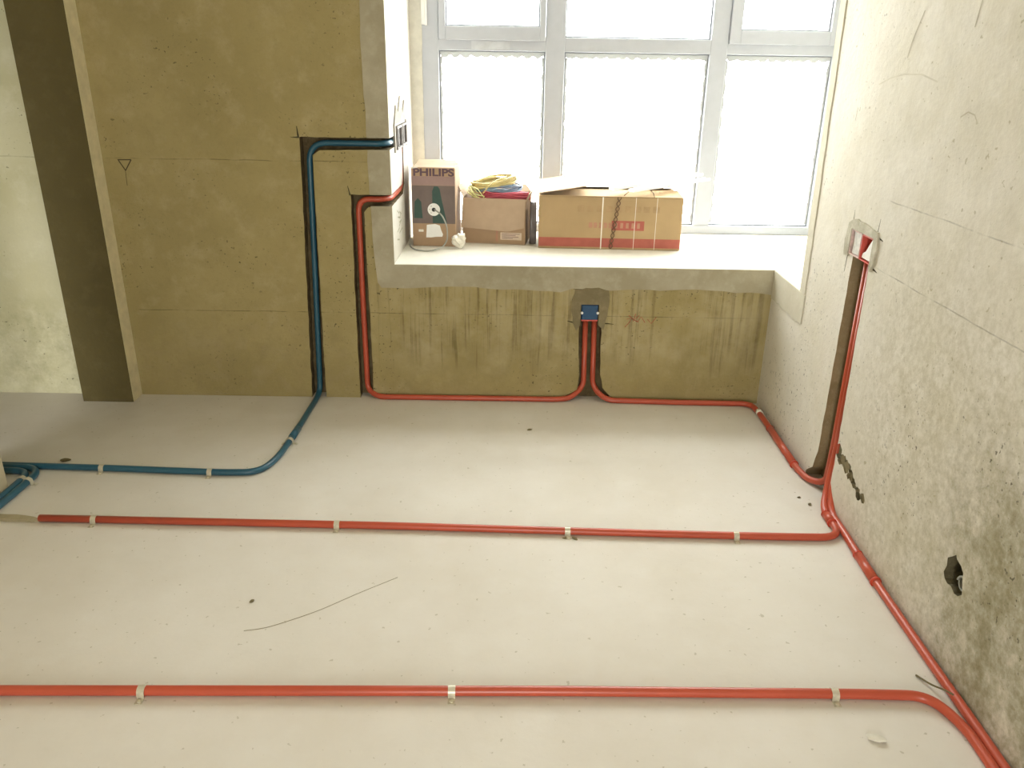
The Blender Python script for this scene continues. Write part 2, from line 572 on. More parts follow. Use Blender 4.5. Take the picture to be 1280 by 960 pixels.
cr.append((hp, 'yz', XR - .05, XR + .07, M_HOLE))
gr_rnd = random.Random(11)
for k in range(16):
    t_ = k / 15
    gy, gz = 2.255 - .205 * t_ + gr_rnd.uniform(-.012, .012), .190 - .055 * t_ + gr_rnd.uniform(-.014, .014) * (1 if k < 9 else .5)
    gs = gr_rnd.uniform(.011, .023) * (1.15 - .45 * t_)
    cr.append(([(gy + gs * gr_rnd.uniform(.7, 1.3) * math.cos(a * math.pi / 4), gz + gs * gr_rnd.uniform(.6, 1.1) * math.sin(a * math.pi / 4)) for a in range(8)],
               'yz', XR - .03, XR + gr_rnd.uniform(.004, .010), (M_HOLE, M_PATCH)[k % 2]))
for y, z, dy, dz, w in ((2.437, .868, .004, .045, .005), (2.262, .862, -.006, .055, .005), (2.262, .866, -.045, -.004, .008),
                        (2.455, .783, .012, .004, .007), (2.440, .775, .004, -.055, .005), (2.262, .778, -.045, -.006, .008)):
    d = Vector((dy, dz))
    nrm = Vector((-d.y, d.x)).normalized() * w * .5
    a = Vector((y, z))
    cr.append(([tuple(a + nrm), tuple(a - nrm), tuple(a + d - nrm * .25), tuple(a + d + nrm * .25)], 'yz', XR - .02, XR + .012, M_HOLE))
for k, (pg, pn, da, db, mm) in enumerate(cr):       # final positions along the wall
    dy, dz = (-.035, .025) if k == 2 else (-.03, .015) if 3 <= k < 19 else (-.025, .006)
    cr[k] = ([(y + dy, z + dz) for y, z in pg], pn, da, db, mm)
cut(wall_right, cr)


def add_strip(bm, A, B, plane, d0, d1):
    for k in range(len(A) - 1):
        add_prism(bm, [A[k], A[k + 1], B[k + 1], B[k]], plane, d0, d1)
    bmesh.ops.remove_doubles(bm, verts=bm.verts, dist=1e-5)


bm = bmesh.new()
n = 14
ys = [2.71 + (YB - .006 - 2.71) * k / n for k in range(n + 1)]
add_strip(bm, [(y, ZS - .002 if y > YN else ZS - .004) for y in ys], [(y, .463 + random.uniform(-.005, .005)) for y in ys], 'yz', XR - .004, XR)
n = 40
zs = [ZS - .002 + (ZT - ZS) * k / n for k in range(n + 1)]
add_strip(bm, [(YN + .06 * k / n, z) for k, z in enumerate(zs)], [(2.712 + .07 * k / n + random.uniform(-.003, .003), z) for k, z in enumerate(zs)], 'yz', XR - .004, XR)
bm_obj('mortar_band', bm, M_BANDR, wall_right)

# left wall with the doorway to the next room, next room, rear wall
wall_left = struct(box('wall_left', (XL - .2, -1.75, 0), (XL, 2.286, ZC), M_LEFT))
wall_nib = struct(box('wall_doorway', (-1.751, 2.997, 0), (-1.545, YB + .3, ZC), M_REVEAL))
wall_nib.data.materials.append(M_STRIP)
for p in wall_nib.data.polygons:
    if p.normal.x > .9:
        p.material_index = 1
struct(box('wall_lintel', (XL - .2, 2.286, 2.15), (XL, 2.997, ZC), M_LEFT))
struct(box('wall_next', (-4.2, YB, 0), (-1.751, YB + .3, ZC), M_NEXT))
struct(box('wall_far_left', (-4.32, -1.75, 0), (-4.2, YB + .3, ZC), M_LEFT))
# next room front wall with an added low opening, and our rear wall with an opening added for fill
struct(prism('wall_next_front', [(-4.2, 0), (-2.65, 0), (-2.65, 1.0), (-1.88, 1.0), (-1.88, 0), (XL - .2, 0), (XL - .2, ZC), (-4.2, ZC)],
             'xz', .42, .54, M_LEFT))
struct(prism('wall_rear', [(XL, 0), (-.33, 0), (-.33, 1.7), (.33, 1.7), (.33, 0), (XR, 0), (XR, ZC), (XL, ZC)], 'xz', -1.75, -1.63, M_LEFT))
struct(box('wall_bay_end', (XE, 2.4, 0), (XE + .1, YW + .12, ZC), M_JAMB))

# ------------------------------------------------------------------ bay window
win = struct(empty('window_1', (.54, YW, ZS)))
sill = prism('window_sill', [(XJ, YB), (XR, YB), (XR - .0055, YN), (XE, YN), (XE, YW + .12), (XJ, YW + .12)], 'xy', ZL, ZS, M_SILL, win)
WX0, WX1, WZ1 = -.410, 1.490, 2.24
MX = ((.138, .224), (.866, .942))     # the two mullions
Y0, Y1 = YW, YW + .06
bm = bmesh.new()
add_box(bm, (WX0, Y0, ZS), (WX0 + .075, Y1, WZ1), .003)
add_box(bm, (WX1 - .075, Y0, ZS), (WX1, Y1, WZ1), .003)
add_box(bm, (WX0 + .07, Y0, ZS), (WX1 - .07, Y1, ZS + .039), .003)
add_box(bm, (WX0 + .07, Y0, WZ1 - .06), (WX1 - .07, Y1, WZ1), .003)
bm_obj('frame', bm, M_ALU, win)
for a, b in MX:
    box('mullion', (a, Y0 - .001, ZS + .039), (b, Y1, WZ1 - .06), M_ALU, win, .003)
bays = ((WX0 + .075, MX[0][0]), (MX[0][1], MX[1][0]), (MX[1][1], WX1 - .075))
ZTR = (1.369, 1.428)
for a, b in bays:
    box('transom', (a - .002, Y0 + .001, ZTR[0]), (b + .002, Y1, ZTR[1]), M_ALU, win, .003)


def pane(x0, x1, z0, z1, parent, y):
    g = box('pane', (x0 - .006, y - .003, z0 - .006), (x1 + .006, y + .003, z1 + .006), M_GLASS, parent)
    return g


def seal(x0, x1, z0, z1, parent, y, w=.006):
    bm_ = bmesh.new()
    for lo, hi in (((x0, z0), (x0 + w, z1)), ((x1 - w, z0), (x1, z1)), ((x0 + w, z0), (x1 - w, z0 + w)), ((x0 + w, z1 - w), (x1 - w, z1))):
        add_box(bm_, (lo[0], y - .008, lo[1]), (hi[0], y - .003, hi[1]))
    bm_obj('seal', bm_, M_SEAL, parent)


def film(x0, x1, z0, z1, parent, y):
    """torn scalloped film along the top and the sides of a lower pane"""
    bm_ = bmesh.new()
    n = int((x1 - x0) / .008)
    top, low = [], []
    for i in range(n + 1):
        x = x0 + (x1 - x0) * i / n
        d = .016 + .009 * abs(math.sin(i * .55)) + random.uniform(-.003, .003)
        top.append((x, z1))
        low.append((x, z1 - d))
    add_prism(bm_, top + low[::-1], 'xz', y, y + .0008)
    for s, xx in ((1, x0), (-1, x1)):
        k = int((z1 - z0) / .012)
        A, B = [], []
        for i in range(k + 1):
            z = z0 + (z1 - .02 - z0) * i / k
            A.append((xx, z))
            B.append((xx + s * (.004 + .005 * abs(math.sin(i * .5 + xx)) + random.uniform(0, .004)), z))
        add_prism(bm_, A + B[::-1], 'xz', y + .001, y + .0018)
    bm_obj('protective_film', bm_, M_FILM, parent)


for i, (a, b) in enumerate(bays):
    g = pane(a, b, ZS + .039, ZTR[0], win, Y0 + .03)
    seal(a, b, ZS + .039, ZTR[0], g, Y0 + .03)
    film(a + .004, b - .004, ZS + .05, ZTR[0] - .004, g, Y0 + .019)
    if i == 1:
        g = pane(a, b, ZTR[1], WZ1 - .06, win, Y0 + .03)
        seal(a, b, ZTR[1], WZ1 - .06, g, Y0 + .03)
    else:                                   # opening sash above the transom
        sb = bmesh.new()
        a2, b2, z0, z1 = a + .002, b - .002, ZTR[1] - .016, WZ1 - .062
        s = .048 if i == 2 else .03
        e = .03 if i == 2 else .026
        add_box(sb, (a2, Y0 - .014, z0), (a2 + s, Y0 + .03, z1), .002)
        add_box(sb, (b2 - e, Y0 - .014, z0), (b2, Y0 + .03, z1), .002)
        add_box(sb, (a2 + s, Y0 - .014, z0), (b2 - e, Y0 + .03, z0 + .056), .002)
        add_box(sb, (a2 + s, Y0 - .014, z1 - .05), (b2 - e, Y0 + .03, z1), .002)
        sash = bm_obj('sash', sb, M_ALU, win)
        pane(a2 + s, b2 - e, z0 + .056, z1 - .05, sash, Y0 + .014)
        seal(a2 + s, b2 - e, z0 + .056, z1 - .05, sash, Y0 + .012)
# hinge on the left stile, sticker on the left transom, mortar fill beside the frame
hb = bmesh.new()
add_box(hb, (WX0 + .002, Y0 - .012, 1.47), (WX0 + .022, Y0 + .001, 1.60), .003)
add_tube(hb, [(WX0 + .022, Y0 - .010, 1.468), (WX0 + .022, Y0 - .010, 1.60)], .006, 10)
bm_obj('hinge', hb, M_WHITE, win)
box('sticker', (-.19, Y0 - .0006, 1.374), (-.02, Y0 + .001, 1.408), plain('sticker_grey', (.50, .52, .55), .5), win)
prism('mortar_fill', jag([(XJ, ZS), (-.409, ZS), (-.407, WZ1), (XJ, WZ1)], .002, .05, keep=(0, 2, 3)), 'xz', YW - .004, YW + .1, M_FILLER, win)
box('mortar_fill', (XJ, YW - .002, WZ1), (XE, YW + .1, ZT), M_FILLER, win)

# ------------------------------------------------------------------ conduits
PR = .0112


def conduit(name, pts, rads, mat, label, group):
    o = tube(name, fillet(pts, rads), PR, mat, seg=14)
    return tag(o, label, 'conduit', group)


clip_me = None


def add_clip(parent, x, y, ang, z=0.0):
    """galvanised saddle over the conduit: hoop and two screwed ears; ang = pipe direction"""
    global clip_me
    if clip_me is None:
        bm_ = bmesh.new()
        n, r, w, t = 10, PR + .0006, .008, .0014
        prev = None
        zc = PR
        for k in range(n + 1):
            a = math.pi * k / n
            ring = [bm_.verts.new((sx * w, -math.cos(a) * rr, zc + math.sin(a) * rr)) for rr in (r, r + t) for sx in (-1, 1)]
            if prev:
                for i, j in ((0, 1), (1, 3), (3, 2), (2, 0)):
                    bm_.faces.new((prev[i], prev[j], ring[j], ring[i]))
            else:
                bm_.faces.new((ring[0], ring[1], ring[3], ring[2]))
            prev = ring
        bm_.faces.new((prev[0], prev[2], prev[3], prev[1]))
        for s in (-1, 1):
            add_box(bm_, (-w, min(s * r, s * (r + t)), .0), (w, max(s * r, s * (r + t)), zc))
            add_box(bm_, (-w, min(s * (r + t), s * (r + .017)), .0), (w, max(s * (r + t), s * (r + .017)), t))
            add_tube(bm_, [(0, s * (r + .010), t), (0, s * (r + .010), t + .003)], .004, 8)
        bmesh.ops.recalc_face_normals(bm_, faces=bm_.faces)
        clip_me = bpy.data.meshes.new('pipe_clip')
        bm_.to_mesh(clip_me)
        bm_.free()
        clip_me.materials.append(M_CLIP)
    o = bpy.data.objects.new('pipe_clip', clip_me)
    COL.objects.link(o)
    o.parent = parent
    o.location = (x, y, z)
    o.rotation_euler = (0, 0, ang)
    return o


def sleeve(parent, a, b, mat, rings=True):
    a, b = Vector(a), Vector(b)
    s = tube('coupling', [a, b], PR + .0022, mat, parent, 14)
    if rings:
        d = (b - a).normalized()
        bm_ = bmesh.new()
        add_tube(bm_, [b - d * .004, b + d * .003], PR + .0042, 14)
        bm_obj('collar', bm_, M_REDRING, s, True)
        bm_ = bmesh.new()
        add_tube(bm_, [a - d * .002, a + d * .003], PR + .0032, 14)
        bm_obj('collar', bm_, M_REDRING, s, True)
    return s


ZF = PR + .0004
GR = 'red conduits'
c1 = conduit('electrical_conduit',
             [(-.474, 3.430, 1.005), (-.474, 3.430, .822), (-.474, 3.14, .822), (-.500, 3.102, .822), (-.594, 3.102, .822),
              (-.598, 3.103, .40), (-.598, 3.100, ZF + .02), (-.552, 3.064, ZF), (.20, 3.064, ZF), (.255, 3.068, ZF + .004), (.312, 3.103, .055), (.306, 3.104, .362)],
             [0, .05, .06, .03, .055, .05, .06, .05, .05, .05, .05, 0], M_RED,
             'red conduit from the bay jamb down the back wall to the blue socket', GR)
c2 = conduit('electrical_conduit',
             [(.343, 3.104, .362), (.350, 3.103, .055), (.405, 3.062, ZF), (.70, 3.050, ZF), (1.012, 3.046, ZF), (1.018, 2.90, ZF), (1.011, 2.47, ZF),
              (1.024, 2.388, ZF), (1.059, 2.332, .03), (1.061, 2.326, .15), (1.061, 2.323, .788)],
             [0, .05, .05, .05, .05, .1, .06, .04, .05, .05, 0], M_RED,
             'red conduit from the blue socket round the corner into the right wall chase', GR)
c3 = conduit('electrical_conduit',
             [(1.061, 2.297, .788), (1.059, 2.299, .16), (1.034, 2.262, .05), (1.001, 2.19, ZF), (1.001, 2.032, ZF), (.87, 2.030, ZF), (.50, 2.037, ZF),
              (-.32, 2.060, ZF), (-1.418, 2.076, ZF)],
             [0, .08, .05, .08, .085, .1, .1, .1, 0], M_RED,
             'straight red conduit crossing the middle of the floor with one cut end', GR)
c4 = conduit('electrical_conduit',
             [(1.062, 2.272, .788), (1.060, 2.274, .16), (1.036, 2.232, .05), (1.0195, 2.17, ZF), (1.018, 2.06, ZF), (1.012, 1.95, ZF), (1.0075, 1.80, ZF), (1.0045, 1.52, ZF),
              (1.0050, 1.30, ZF), (1.0030, 1.14, ZF), (.989, .2, ZF)],
             [0, .08, .05, .05, .05, .05, .1, .1, .1, .1, 0], M_RED,
             'red conduit running along the foot of the right wall with a coupling sleeve', GR)
c5 = conduit('electrical_conduit',
             [(XL + .002, 1.358, ZF), (-1.1, 1.366, ZF), (.12, 1.387, ZF), (.80, 1.390, ZF), (.945, 1.387, ZF), (.981, 1.30, ZF), (.980, 1.15, ZF), (.966, .2, ZF)],
             [0, .1, .1, .1, .07, .06, .1, 0], M_RED,
             'red conduit nearest the camera, curving forward where it meets the right wall', GR)
for x, y in ((-1.251, 2.0735), (-.514, 2.0635), (.181, 2.046), (.684, 2.0335)):
    add_clip(c3, x, y, -.015)
for x, y in ((-.800, 1.3705), (-.118, 1.383), (.736, 1.3897)):
    add_clip(c5, x, y, .015)
sleeve(c4, (1.0118, 1.94, ZF), (1.0075, 1.81, ZF), M_RED)
sleeve(c3, (1.001, 2.165, ZF), (1.001, 2.110, ZF), M_RED)
sleeve(c2, (1.0163, 2.80, ZF), (1.0120, 2.50, ZF), M_RED)
tube('collar', [(1.0185, 2.965, ZF), (1.0185, 2.94, ZF)], PR + .003, M_TAPE, c2)

GB = 'blue conduits'
b1 = conduit('electrical_conduit',
             [(-.474, 3.238, 1.028), (-.474, 3.13, 1.028), (-.505, 3.102, 1.028), (-.768, 3.102, 1.028), (-.782, 3.103, .56), (-.800, 3.100, .02), (-.801, 3.02, ZF),
              (-.803, 2.77, ZF), (-.812, 2.50, ZF), (-.845, 2.388, ZF), (-.97, 2.381, ZF), (-1.385, 2.402, ZF), (-2.6, 2.44, ZF)],
             [0, .05, .03, .07, .1, .04, .04, .1, .1, .09, .1, .1, 0], M_BLUE,
             'long blue conduit from the bay jamb down the wall, across floor to doorway', GB)
b2 = conduit('electrical_conduit',
             [(-2.6, 2.412, ZF), (-1.80, 2.402, ZF), (-1.585, 2.396, ZF), (-1.580, 2.25, ZF), (-1.588, 1.9, ZF), (-1.588, -1.2, ZF)],
             [0, .1, .07, .1, .1, 0], M_BLUE, 'outer blue conduit turning back at the doorway corner on the left', GB)
b3 = conduit('electrical_conduit',
             [(-2.6, 2.386, ZF), (-1.80, 2.377, ZF), (-1.610, 2.371, ZF), (-1.606, 2.25, ZF), (-1.614, 1.9, ZF), (-1.614, -1.2, ZF)],
             [0, .1, .06, .1, .1, 0], M_BLUE, 'inner blue conduit hugging the doorway corner on the left', GB)
for x, y, a in ((-1.385, 2.4015, -.05), (-1.011, 2.384, -.05)):
    add_clip(b1, x, y, a)
add_clip(b1, -.8065, 2.63, 1.57)
add_clip(b2, -1.5815, 2.30, 1.57)
add_clip(b3, -1.6065, 2.31, 1.57)
tube('coupling', [(-.8035, 2.74, ZF), (-.806, 2.66, ZF)], PR + .0022, M_BLUE, b1)

# ------------------------------------------------------------------ socket boxes
# central blue box in its mortar patch
patch = jag([(.246, .440), (.258, .484), (.300, .490), (.350, .492), (.392, .478), (.396, .42), (.386, .355), (.378, .315), (.356, .336), (.356, .421), (.284, .421), (.284, .336),
             (.268, .310), (.252, .345)], .004, .02, keep=(8, 9, 10))
pt = prism('mortar_patch', patch, 'xz', YB - .005, YB + .003, M_PATCH, wall_back)
sb = empty('socket_box', (.320, YB + .02, .352))
tag(sb, 'blue square socket box set low in the back wall below the sill', 'socket box')
bm = bmesh.new()
add_box(bm, (.2865, YB - .003, .3535), (.3535, YB + .045, .4195), .003)
bm_obj('body', bm, M_SOCK, sb)
box('cover', (.290, YB - .0055, .358), (.350, YB - .0025, .4165), plain('blue_socket_cover', (.015, .062, .14), .5), sb, .0012)
box('lip', (.2865, YB - .006, .3525), (.3535, YB - .0025, .3575), M_SOCKRED, sb, .001)
for x in (.2885, .3515):
    bm = bmesh.new()
    add_tube(bm, [(x, YB - .009, .387), (x, YB - .003, .387)], .0052, 12)
    add_tube(bm, [(x, YB - .0105, .387), (x, YB - .009, .387)], .0028, 10)
    bm_obj('screw_lug', bm, M_WHITE, sb, False)


def tray(bm_, axis_lo, axis_hi, x_front, x_back, t):
    """open box: rectangle in y,z; open toward x_front"""
    (y0, z0), (y1, z1) = axis_lo, axis_hi
    xa, xb = min(x_front, x_back), max(x_front, x_back)
    add_box(bm_, (xa, y0, z0), (xb, y0 + t, z1))
    add_box(bm_, (xa, y1 - t, z0), (xb, y1, z1))
    add_box(bm_, (xa, y0 + t, z0), (xb, y1 - t, z0 + t))
    add_box(bm_, (xa, y0 + t, z1 - t), (xb, y1 - t, z1))
    s = .003 if x_back > x_front else -.003
    add_box(bm_, (min(x_back, x_back - s), y0 + t, z0 + t), (max(x_back, x_back - s), y1 - t, z1 - t))


# right wall: pair of red boxes, one half closed by a pale plate
for k, (ya, yb_) in enumerate(((2.352, 2.427), (2.269, 2.346))):
    e = empty('socket_box', (XR + .03, (ya + yb_) / 2, .783))
    tag(e, ('red socket box in the right wall filled with pale mortar, nearer the window',
            'red open socket box in the right wall holding torn white paper')[k], 'socket box', 'right wall socket boxes')
    bm = bmesh.new()
    tray(bm, (ya, .783), (yb_, .857), XR - .004, XR + .05, .003)
    bm_obj('body', bm, (M_PINK, M_SOCKRED)[k], e)
    box('lining', (XR + .040, ya + .0045, .7875), (XR + .046, yb_ - .0045, .8525), M_DARKRED, e)
    if k == 0:
        bm = bmesh.new()
        pl_ = jag([(ya + .004, .788), (yb_ - .010, .788), (yb_ - .013, .82), (yb_ - .008, .853), (ya + .004, .853)], .002, .012)
        add_prism(bm, pl_, 'yz', XR + .002, XR + .03)
        bm_obj('mortar_plug', bm, M_GREYPL, e)
    else:
        bm = bmesh.new()
        add_prism(bm, [(ya + .006, .790), (yb_ - .006, .790), (yb_ - .010, .803), (ya + .048, .812), (ya + .030, .836), (ya + .016, .852), (ya + .005, .852)], 'yz', XR + .001, XR + .004)
        bm_obj('paper_scrap', bm, M_WHITE, e)
rp = jag([(2.458, .772), (2.468, .82), (2.455, .872), (2.40, .892), (2.33, .888), (2.25, .880), (2.236, .84), (2.244, .79), (2.256, .766), (2.2675, .776), (2.2675, .859), (2.4285, .859),
          (2.4285, .776)], .004, .018, keep=(9, 10, 11))
prism('mortar_patch', rp, 'yz', XR - .006, XR + .002, M_PATCHR, wall_right)
# jamb: two boxes side by side, rims proud of the skim coat
for k, (ya, yb_) in enumerate(((3.236, 3.372), (3.390, 3.524))):
    e = empty('socket_box', (XJ - .02, (ya + yb_) / 2, .993))
    tag(e, ('pale socket box in the left bay jamb at the end of the blue conduit',
            'pale socket box in the left bay jamb above the thin red conduit')[k], 'socket box', 'bay jamb socket boxes')
    bm = bmesh.new()
    tray(bm, (ya, .993), (yb_, 1.081), XJ + .010, XJ - .042, .009)
    bm_obj('body', bm, M_JBOX, e)
    box('lining', (XJ - .036, ya + .01, 1.004), (XJ - .030, yb_ - .01, 1.070), (M_SOCK, M_DARKRED)[k], e)
    box('divider', (XJ - .03, (ya + yb_) / 2 - .008, 1.003), (XJ + .006, (ya + yb_) / 2 + .008, 1.071), M_JBOX, e)
jp = jag([(3.20, .985), (3.225, .985), (3.225, 1.092), (3.54, 1.092), (3.54, .985), (3.575, .985), (3.58, 1.11), (3.50, 1.17), (3.44, 1.12), (3.38, 1.19), (3.31, 1.13), (3.25, 1.16), (3.19, 1.09)],
         .004, .03, keep=(1, 2, 3))
prism('mortar_patch', jp, 'yz', XJ - .002, XJ + .005, plain('jamb_patch', (.30, .275, .235), .9, var=.2, vscale=25, bump=.5), wall_back)

# the right wall runs slightly out of square with the back wall
SHEAR = .015


def out_of_square(o, dy=0.0, dz=0.0):
    for v in o.data.vertices:
        v.co.y += dy
        v.co.z += dz
        v.co.x += SHEAR * (v.co.y - YB)


# ------------------------------------------------------------------ marks on walls and floor
N_B = (0, -1, 0)
bm = bmesh.new()
T = [(-1.488, .957), (-1.437, .958), (-1.464, .918), (-1.485, .955)]
for a, b in zip(T[:-1], T[1:]):
    stroke(bm, [(a[0], YB, a[1]), (b[0], YB, b[1])], .004, N_B)
stroke(bm, [(-1.465, YB, .918), (-1.467, YB, .862)], .0018, N_B)
bm_obj('pencil_mark', bm, M_PENCIL, wall_back)
bm = bmesh.new()
for pts in ([(.478, .378), (.500, .360), (.520, .350)], [(.472, .362), (.492, .366), (.480, .345), (.466, .328)], [(.492, .366), (.512, .352)],
            [(.506, .385), (.502, .366), (.498, .352)], [(.520, .378), (.506, .362)], [(.514, .350), (.530, .372), (.546, .348)], [(.556, .362), (.572, .344), (.590, .372)]):
    stroke(bm, [(x, YB, z) for x, z in pts], .0028, N_B)
bm_obj('handwritten_mark', bm, M_CHALK, wall_back)
N_R = (-1, 0, 0)
bm = bmesh.new()
for pts in ([(2.40, 1.272), (2.33, 1.290), (2.25, 1.300), (2.15, 1.300), (2.06, 1.284)],):
    stroke(bm, [(XR, y, z) for y, z in pts], .004, N_R)
bm_obj('pencil_mark', bm, plain('trowel_scratch', (.56, .52, .42), .9), wall_right)
bm = bmesh.new()
for pts in ([(2.522, 1.205), (2.527, 1.168)], [(2.20, 1.45), (2.24, 1.38), (2.25, 1.34)], [(1.93, 1.46), (1.94, 1.40)], [(1.92, 1.21), (1.89, 1.223), (1.86, 1.218), (1.84, 1.20)]):
    stroke(bm, [(XR, y, z) for y, z in pts], .0035, N_R)
bm_obj('scratch', bm, plain('scratch_dark', (.45, .41, .31), .9), wall_right)
# smear on the jamb
bm = bmesh.new()
for i in range(9):
    y = 3.22 + random.uniform(-.04, .05)
    z = .65 + i * .014
    stroke(bm, [(XJ, y, z), (XJ, y + random.uniform(.03, .09), z + random.uniform(-.02, .03))], .006, (1, 0, 0))
bm_obj('smear', bm, plain('jamb_smear', (.34, .33, .24), .9), wall_back)
# mortar filled chase in the floor beyond the cut end of the conduit
bm = bmesh.new()
ridge = jag([(XL, 2.106), (-1.50, 2.098), (-1.44, 2.090), (-1.415, 2.078), (-1.44, 2.068), (-1.50, 2.070), (XL, 2.078)], .003, .03, keep=(6,))
add_prism(bm, ridge, 'xy', -.002, .010)
bmesh.ops.bevel(bm, geom=[e for e in bm.edges if all(v.co.z > .009 for v in e.verts)], offset=.004, segments=1, affect='EDGES')
bm_obj('mortar_patch', bm, concrete('floor_mortar', (.42, .37, .24), (.33, .28, .17), (.48, .43, .3), bump=.5), floor)
# mortar droppings in the opening of the right wall hole: a coil of wire
bm = bmesh.new()
pts = [(XR + .008 + .004 * t, 1.535 + .016 * math.cos(t * 5.5), .206 + .016 * math.sin(t * 5.5)) for t in [i * .07 for i in range(40)]]
add_tube(bm, pts, .0025, 6)
tag(bm_obj('wire_coil', bm, M_CABLE, None, True), 'small grey coil of wire inside the hole in the right wall', 'wire')

for o in list(bpy.data.objects):
    if o.type == 'MESH' and (o == wall_right or o.parent == wall_right or o.name.startswith('wire_coil') or
                             (o.parent and o.parent.get('group') == 'right wall socket boxes')):
        if o.name.startswith('wire_coil'):
            out_of_square(o, -.035, .025)
        elif o.name.startswith('mortar_patch') or o.parent not in (None, wall_right):
            out_of_square(o, -.025, .006)
        else:
            out_of_square(o)

# ------------------------------------------------------------------ loose bits on the floor
strand = [(-.646, 1.587), (-.599, 1.597), (-.540, 1.630), (-.477, 1.671), (-.388, 1.747), (-.298, 1.816)]
o = tube('loose_strand', fillet([(x, y, .0012) for x, y in strand], .05), .0006, M_STRAND, None, 6)
tag(o, 'long hair-thin strand lying on the open floor in front of the middle conduit', 'strand')
o = tube('wire_offcut', fillet([(.955, 1.462, .003), (.972, 1.425, .008), (.984, 1.395, .022), (.992, 1.375, .027)], .03), .0022, M_STRAW, None, 8)
tag(o, 'short dark wire offcut tucked between two red conduits by the right wall', 'wire')


def chip(x, y, s, mat, label, cat, flat=.45, elong=1.0, rz=0.0):
    bm_ = bmesh.new()
    bmesh.ops.create_icosphere(bm_, subdivisions=2, radius=s)
    for v in bm_.verts:
        n = noise.noise(v.co * (1.1 / s) + Vector((x * 9, y * 7, 0)))
        v.co *= 1 + .35 * n
        v.co.x *= elong
        v.co.z *= flat
    lo = min(v.co.z for v in bm_.verts)
    bmesh.ops.translate(bm_, verts=bm_.verts, vec=(0, 0, -lo))
    bmesh.ops.rotate(bm_, verts=bm_.verts, cent=(0, 0, 0), matrix=Matrix.Rotation(rz, 3, 'Z'))
    ob = bm_obj(cat, bm_, mat)
    ob.location = (x, y, 0)
    tag(ob, label, 'debris')
    return ob


chip(.781, 1.270, .010, M_CHIP, 'small white plaster chip on the floor in front of the nearest conduit', 'plaster_chip', .5, 2.0, -.3)
chip(-.662, 1.703, .005, M_STRAW, 'tiny dark crumb left of the thin strand on the floor', 'mortar_crumb', .5, 1.4, .9)
chip(.201, 2.020, .005, M_STRAW, 'tiny dark crumb in front of the middle conduit near its third clip', 'mortar_crumb', .5, 2.0, -.7)
chip(.173, 2.022, .004, M_STRAW, 'tiny dark crumb touching the middle conduit below its third clip', 'mortar_crumb', .4, 2.2, 0)
chip(-1.548, 2.470, .010, M_STRAW, 'dark crumb behind the blue conduits near the doorway', 'mortar_crumb', .4, 1.8, .2)
chip(.08, 2.78, .006, M_STRAW, 'small dark crumb on the floor below the blue socket', 'mortar_crumb', .4, 1.6, .3)
chip(.958, 2.285, .004, M_HOLE, 'dark crumb beside the foot of the right wall chase', 'mortar_crumb', .5, 1.6, .3)
chip(.978, 2.240, .005, M_HOLE, 'dark rubble crumb between the conduits under the right wall chase', 'mortar_crumb', .5, 1.5, 1.1)

# ------------------------------------------------------------------ boxes on the sill
ZB = ZS + .0006


def text_mesh(name, body, size, loc, mat, parent, bold=.0, sx=1.0):
    """lettering standing in the xz plane, facing -y, centred on loc"""
    cu = bpy.data.curves.new(name, 'FONT')
    cu.body = body
    cu.size = size
    cu.offset = bold
    cu.extrude = .0003
    cu.align_x = 'CENTER'
    cu.align_y = 'CENTER'
    tmp = bpy.data.objects.new(name, cu)
    COL.objects.link(tmp)
    bpy.context.view_layer.update()
    me = bpy.data.meshes.new_from_object(tmp.evaluated_get(bpy.context.evaluated_depsgraph_get()))
    bpy.data.objects.remove(tmp)
    me.transform(Matrix.Diagonal((sx, 1, 1, 1)))
    me.transform(Matrix.Rotation(HP, 4, 'X'))
    o = bpy.data.objects.new(name, me)
    me.materials.clear()
    me.materials.append(mat)
    COL.objects.link(o)
    o.parent = parent
    o.location = loc
    return o


def lbox(name, lo, hi, mat, parent, bevel=0.0):
    """box in the parent's local space"""
    bm_ = bmesh.new()
    add_box(bm_, lo, hi, bevel)
    o = bm_obj(name, bm_, mat)
    o.parent = parent
    return o


def lprism(name, poly, plane, d0, d1, mat, parent):
    o = prism(name, poly, plane, d0, d1, mat)
    o.parent = parent
    return o


# --- tall box with the cable spool: local x along its front, y into the bay, z up
W1, D1, H1 = .186, .225, .330
e1 = empty('cable_box', (-.428, 3.428, ZB), -.04)
tag(e1, 'tall brown printed carton with a cable coming out of a round hole, beside the jamb', 'box')
bm = bmesh.new()
add_box(bm, (0, 0, 0), (W1, D1, H1), .003)
o = bm_obj('carton', bm, M_CARD)
o.parent = e1
lbox('printed_band', (.001, -.0006, .098), (W1 - .001, .002, .258), M_PRINTD, e1)
lbox('printed_band', (.001, -.0005, .259), (W1 - .001, .002, .296), M_PRINTM, e1)
lprism('printed_figure', [(.088, .100), (.150, .100), (.128, .20), (.120, .245), (.112, .255), (.096, .255), (.088, .235)], 'xz', -.0010, .001, M_PRINTG, e1)
lprism('printed_figure', [(.008, .12), (.045, .12), (.040, .19), (.026, .205), (.012, .19)], 'xz', -.0010, .001, M_PRINTG, e1)
text_mesh('lettering', 'PHILIPS', .042, (.0945, -.0006, .311), M_PRINTT, e1, .0014, 1.30)
